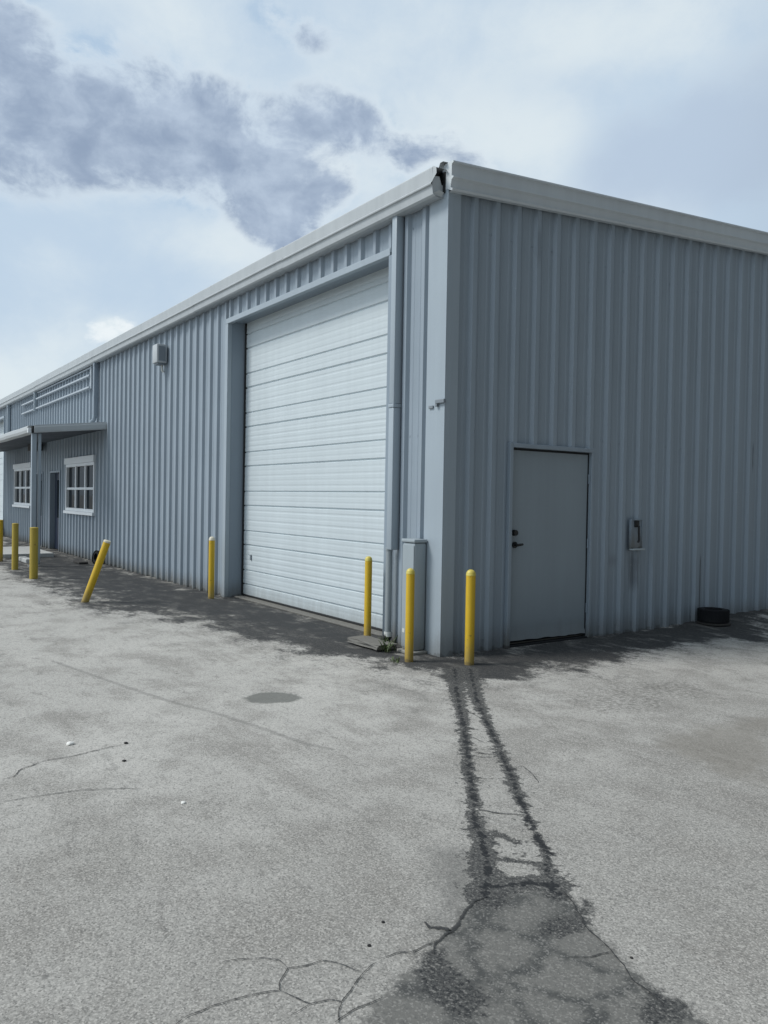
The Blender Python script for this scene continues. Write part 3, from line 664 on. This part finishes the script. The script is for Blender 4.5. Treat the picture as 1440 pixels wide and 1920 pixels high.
# raised sign rails under the eave
for x0, x1 in ((-19.05, -13.10), (-21.22, -19.42)):
    r_ = MB()
    for z, th_ in ((4.375, .042), (4.095, .042)): r_.box(x0, x1, -.125, -.04, z - th_ / 2, z + th_ / 2, .006)
    if x0 > -20: r_.box(x0, x1, -.085, -.04, 4.548, 4.572, .004)
    r_.box(x1 - .002, x1 + .07, -.09, -.03, 4.06, 4.59, .006); r_.build('sign_rail', 'rail_paint', bld)
# canopy
CY, CX1, CX0 = -1.56, -11.9, -24.6
cp = MB(); zf = lambda y: 3.185 + (y / -CY) * .175
cp.grid([[(x, y, zf(y)) for y in (-.03, CY + .02)] for x in (CX0, CX1 - .02)])
canopy = cp.build('canopy', 'canopy_paint', bld)
cu = MB(); cu.grid([[(x, y, zf(y) - .150) for y in (-.042, CY + .04)] for x in (CX0 + .02, CX1 - .003)]); cu.build('soffit', 'canopy_under_shade', canopy)
ck = MB()
prof = [(.0, .0), (.012, .0), (.018, -.03), (.030, -.05), (.032, -.13), (.022, -.165), (.0, -.17)]
ck.grid([[(CX1 + x, y, zf(y) + .015 + z) for x, z in prof] for y in (-.035, -.8, CY + .02)]); ck.poly([(CX1 + x, CY + .02, zf(CY + .02) + .015 + z) for x, z in prof]); ck.build('end_fascia', 'canopy_paint', canopy)
cg = MB()
gp = [(.03, .0), (-.06, .0), (-.085, -.02), (-.09, -.09), (-.07, -.145), (.03, -.17)]
cg.grid([[(x, CY + y, 3.015 + z + .004 * math.sin(x * 3)) for y, z in gp] for x in [CX1 - .14 - i * .6 for i in range(22)]]); 
cg.poly([(CX1 - .14, CY + y, 3.015 + z) for y, z in gp]); cg.build('canopy_gutter', 'canopy_paint', canopy)
ce_ = MB(); ce_.box(CX1 - .13, CX1 + .005, CY - .02, CY + .015, 2.86, 3.01, .006); ce_.build('gutter_gap', 'black_plastic', canopy)
cw = MB(); cw.box(CX1 - .10, CX1 - .02, CY - .10, CY - .025, 2.855, 2.955, .01); cw.build('gutter_outlet', 'white_trim', canopy)
for px_ in (CX1 - .12, -18.1, -24.3):
    po = MB(); po.box(px_ - .05, px_ + .05, CY - .01, CY + .09, .0, 2.855, .012); po.box(px_ - .11, px_ + .11, CY - .05, CY + .17, .0, .015); pst = po.build('post', 'trim_paint', canopy)
    if px_ > -13:
        dn = MB(); dn.box(px_ - .035, px_ + .035, CY + .125, CY + .185, .05, 2.86, .01); dn.build('post_downspout', 'trim_paint', canopy)
for x0, x1, y0, z0 in ((-18.6, -17.9, -.42, 2.79), (-22.6, -20.9, -1.25, 2.70)):
    sb = MB(); sb.box(x0, x1, y0, y0 + .28, z0, zf(y0) - .152, .01); sb.build('soffit_box', 'black_plastic', canopy)  # near box is a light fixture, far one just a dark block

# ------------------------------------------------------------------ free-standing things
def bollard(x, y, h, r, label, tilt=None, body='bollard_yellow', cap='bollard_cap', dome=True):
    e = empty('bollard', (x, y, 0), label, 'bollard', 'yellow safety bollards along the building')
    b = MB(); N = 18
    b.lathe([(r, -.15), (r, .2), (r, .5), (r, h - .03 - (r * .75 if dome else .0))], n=28); b.build('post', body, e, True)
    c = MB(); zc = h - .03 - (r * .75 if dome else 0)
    if dome: pr = [(r * 1.03, zc + .0005), (r * 1.03, zc + .014)] + [(r * 1.0 * math.cos(a), zc + .016 + r * .95 * math.sin(a)) for a in [i * math.pi / 16 for i in range(0, 8)]] + [(.001, zc + .016 + r * .95)]
    else: pr = [(r * 1.03, zc + .0005), (r * 1.03, zc + .022), (r * .9, zc + .03), (.001, zc + .034)]
    c.lathe(pr, n=28); c.build('cap', cap, e, True)
    if tilt: e.rotation_euler = tilt
    return e
bollard(-1.035, -.20, .95, .040, 'yellow bollard in front of the white roll-up door, on a small concrete block')
bollard(.055, -.44, .915, .042, 'yellow bollard in front of the grey utility cabinet at the corner')
bollard(.46, -.02, .92, .046, 'yellow bollard standing alone before the shaded side wall, left of the grey door')
bollard(-5.255, -.27, .96, .046, 'yellow bollard against the ribbed wall just left of the roll-up door', cap='cap_pale')
_lean = Vector((.16, .27, .90)).normalized()
lb = bollard(-5.70, -2.03, .955, .052, 'leaning yellow bollard with a pale top, knocked over to one side', body='bollard_yellow', cap='cap_pale', dome=False)
lb.rotation_euler = _lean.to_track_quat('Z', 'Y').to_euler()
bollard(-9.375, -2.013, .945, .072, 'thick faded yellow bollard in front of the canopy corner post', body='bollard_dull', cap='bollard_dull', dome=False)
bollard(-11.364, -1.985, .95, .062, 'dull yellow bollard before the far window, second from the left edge', body='bollard_dull', cap='bollard_dull', dome=False)
bollard(-13.55, -1.925, .95, .066, 'yellow-orange bollard cut by the left edge of the picture', cap='bollard_yellow', dome=False)

e = empty('utility_cabinet', (-.30, -.125, 0), 'tall narrow grey metal utility cabinet at the corner beside the downspout', 'cabinet')
c = MB(); c.box(-.105, .105, -.080, .075, .03, 1.135, .022); body = c.build('body', 'cabinet_paint', e, True)
c = MB(); c.box(-.115, .115, -.092, .076, 1.136, 1.172, .012); c.build('lid', 'cabinet_paint', e, True)
c = MB(); c.box(-.095, .095, -.0835, -.0805, .06, 1.11, .001); dcab = c.build('door', 'cabinet_paint', e)
c = MB(); c.box(-.075, -.035, -.087, -.084, .205, .245); c.build('tag_plate', 'pvc_white', dcab)
c = MB(); c.box(-.12, .14, -.12, .076, .0, .029, .006); c.build('plinth', 'concrete', e)

e = empty('wall_light', (-8.12, -.035, 3.94), 'grey box-shaped security light high on the ribbed front wall', 'wall light')
c = MB(); c.box(-.16, .10, -.19, .0, .06, .40, .018); hb = c.build('housing', 'lamp_pale', e, True)
c = MB(); c.box(.101, .108, -.16, -.03, .09, .36, .002); c.build('shaded_side', 'lamp_grey', hb)  # darker grey paints the shade on the housing's side face
c = MB(); c.box(-.12, .06, -.16, -.02, .03, .059, .006); c.build('lens', 'lamp_grey', e, True)
c = MB(); c.tube([(-.03, -.05, .03), (-.03, -.045, -.06), (-.03, -.02, -.09)], .022, 12); c.build('photocell', 'pvc_white', e, True)

e = empty('wall_box', (.041, 2.985, 1.0), 'shallow open grey box with a pale bottom lip on the shaded side wall', 'box')
c = MB(); c.box(0, .008, -.11, .12, 0, .38); c.box(.009, .030, -.11, -.102, .03, .38, .002); c.box(.009, .024, .112, .12, .03, .38, .002); c.box(.009, .030, -.101, .111, .372, .38, .002); sh = c.build('housing', 'wall_paint', e)
c = MB(); c.box(.009, .065, -.112, .122, .006, .026, .004); c.build('shelf', 'box_lip', e)
c = MB(); c.box(.0085, .034, -.03, .045, .285, .365, .008); c.tube([(.05, .01, .30), (.058, .0, .22), (.055, .012, .13), (.05, .0, .10)], .013, 10); c.build('keypad', 'black_plastic', e, True)

def tyre(loc, R, wdt, label, rot=None, mat='rubber'):
    e = empty('tyre', loc, label, 'tyre')
    c = MB(); t = wdt / 2
    pr = [(R * .56, -t * .75), (R * .60, -t * .95), (R * .80, -t), (R * .93, -t * .86), (R * .985, -t * .6), (R, -t * .2), (R, t * .2), (R * .985, t * .6), (R * .93, t * .86), (R * .80, t), (R * .60, t * .95), (R * .56, t * .75), (R * .58, 0), (R * .56, -t * .75)]
    c.lathe(pr, n=48); sw = c.build('sidewall', mat, e, True)
    c = MB(); n = 40
    for k in range(n):
        for zo in (-.45, 0, .45):
            a = 2 * math.pi * (k + (.5 if zo == 0 else 0)) / n; ca, sa = math.cos(a), math.sin(a); q = (-sa, ca)
            pts = []
            for rr in (R * .98, R * 1.022):
                for du, dz in ((-.018, -.028), (.018, -.028), (.018, .028), (-.018, .028)):
                    pts.append((ca * rr + q[0] * du * 1, sa * rr + q[1] * du, zo * wdt * .62 + dz))
            b = len(c.v); c.v += pts
            for f in ((4, 5, 6, 7), (0, 1, 5, 4), (1, 2, 6, 5), (2, 3, 7, 6), (3, 0, 4, 7)): c.f.append(tuple(b + i for i in f)); c.mi.append(0)
    c.build('tread', mat, e)
    if rot: e.rotation_euler = rot
    return e
tyre((.245, 4.36, .140), .19, .17, 'black tyre lying flat on the ground against the shaded side wall')
e = empty('scrap_board', (.25, 4.36, 0), 'thin dark round board lying under the black tyre by the side wall', 'board')
c = MB(); c.lathe([(.001, .022), (.200, .024), (.208, .03), (.210, .048), (.204, .052), (.001, .052)], n=26); c.build('board_panel', 'board', e, True)
tyre((-12.05, -.16, .15), .15, .10, 'small black tyre against the front wall behind the leaning bollard', (math.radians(80), 0, math.radians(8)))
e = empty('scrap_board', (-12.35, -.45, 0), 'flat dark board on the asphalt by the wall, left of the leaning bollard', 'board')
c = MB(); c.box(-.28, .28, -.10, .10, .012, .05, .006); c.build('board_panel', 'board', e)
tyre((-24.9, -.35, .33), .34, .22, 'black tyre standing at the foot of the wall by the left edge', (math.radians(86), 0, math.radians(-14)))

e = empty('splash_block', (-.76, -.33, 0), 'rough raised concrete splash block under the downspout beside the roll-up door', 'splash block')
c = MB(); bm = bmesh.new(); bmesh.ops.create_cube(bm, size=1.0); bmesh.ops.subdivide_edges(bm, edges=list(bm.edges), cuts=5, use_grid_fill=True)
for v in bm.verts:
    p = v.co.copy(); v.co = Vector((p.x * .58, p.y * .24, .045 + p.z * .05)) + Vector((mnoise.noise(p * 3), mnoise.noise(p * 3 + Vector((5, 0, 0))), mnoise.noise(p * 4 + Vector((0, 9, 0))) * .4)) * .016
c.from_bm(bm); c.build('slab', 'concrete_mid', e)

c = MB(); c.box(-17.3, -14.45, -2.6, -.56, 0, .10, .012); pad = c.build('concrete_step', 'concrete_pale'); tag(pad, 'pale flat concrete pad on the asphalt before the office doors', 'concrete pad')
c = MB(); c.box(-13.6, -12.75, -1.52, -1.36, 0, .10, .02); pad = c.build('parking_stop', 'concrete_pale'); tag(pad, 'small pale concrete block beside the thick faded bollard', 'parking block')

def pebble(x, y, r, mat, label, grp, seed):
    bm = bmesh.new(); bmesh.ops.create_icosphere(bm, subdivisions=2, radius=r)
    for v in bm.verts:
        v.co *= 1 + .35 * mnoise.noise(v.co / r * 1.1 + Vector((seed, 0, 0))); v.co.z *= .55
    c = MB(); c.from_bm(bm); o = c.build('pebble', mat, None, True); o.location = (x, y, r * .3); o.rotation_euler = (0, 0, seed)
    return tag(o, label, 'stone', grp)
pebble(1.01, -3.81, .024, 'pebble_white', 'largest flat white chip on the asphalt, at the left', 'white chips on the asphalt', 1)
pebble(2.30, -3.56, .013, 'pebble_white', 'small white chip left of centre on the open asphalt', 'white chips on the asphalt', 2)
pebble(1.17, -3.51, .013, 'pebble_dark', 'dark stone at the end of the thin crack on the left', 'dark stones on the asphalt', 3)
pebble(1.50, -3.62, .012, 'pebble_dark', 'dark stone just below the end of the thin left crack', 'dark stones on the asphalt', 4)
pebble(3.79, -3.35, .007, 'pebble_dark', 'tiny black stone beside the grey stain left of the tar strip', 'dark stones on the asphalt', 5)
pebble(3.89, -3.48, .007, 'pebble_dark', 'tiny black stone above the branching cracks', 'dark stones on the asphalt', 6)
pebble(4.45, -2.76, .006, 'pebble_dark', 'tiny black stone right of the cracked patch', 'dark stones on the asphalt', 7)

def weed(x, y, n, hgt_, label, seed):
    rnd = random.Random(seed); c = MB()
    for i in range(n):
        a = rnd.uniform(0, 6.28); l = hgt_ * rnd.uniform(.5, 1.1); sp = rnd.uniform(.2, .8); x0, y0 = rnd.gauss(0, .03), rnd.gauss(0, .025); wd = rnd.uniform(.004, .009)
        pts = []
        for k in range(5):
            u = k / 4; r_ = l * sp * u * (.5 + .5 * u); z = l * u * (1 - .35 * sp * u)
            pts.append((x0 + math.cos(a) * r_, y0 + math.sin(a) * r_, z))
        nx, ny = -math.sin(a), math.cos(a)
        c.grid([[(p[0] + nx * wd * s_ * math.sin(math.pi * (.15 + .85 * (1 - k / 4.0)) * .98), p[1] + ny * wd * s_ * math.sin(math.pi * (.15 + .85 * (1 - k / 4.0)) * .98), p[2]) for s_ in (-1, 1)] for k, p in enumerate(pts)])
    o = c.build('weed', 'weed_leaf'); o.location = (x, y, 0); return tag(o, label, 'weed', 'weeds along the wall foot')
weed(-.42, -.36, 34, .13, 'green weed tuft between the cabinet and the concrete splash block', 1)
weed(.02, -.60, 14, .06, 'low sparse weed at the foot of the corner bollard', 2)
weed(-.62, -.22, 18, .16, 'dark weed growing behind the splash block under the drain pipe', 3)
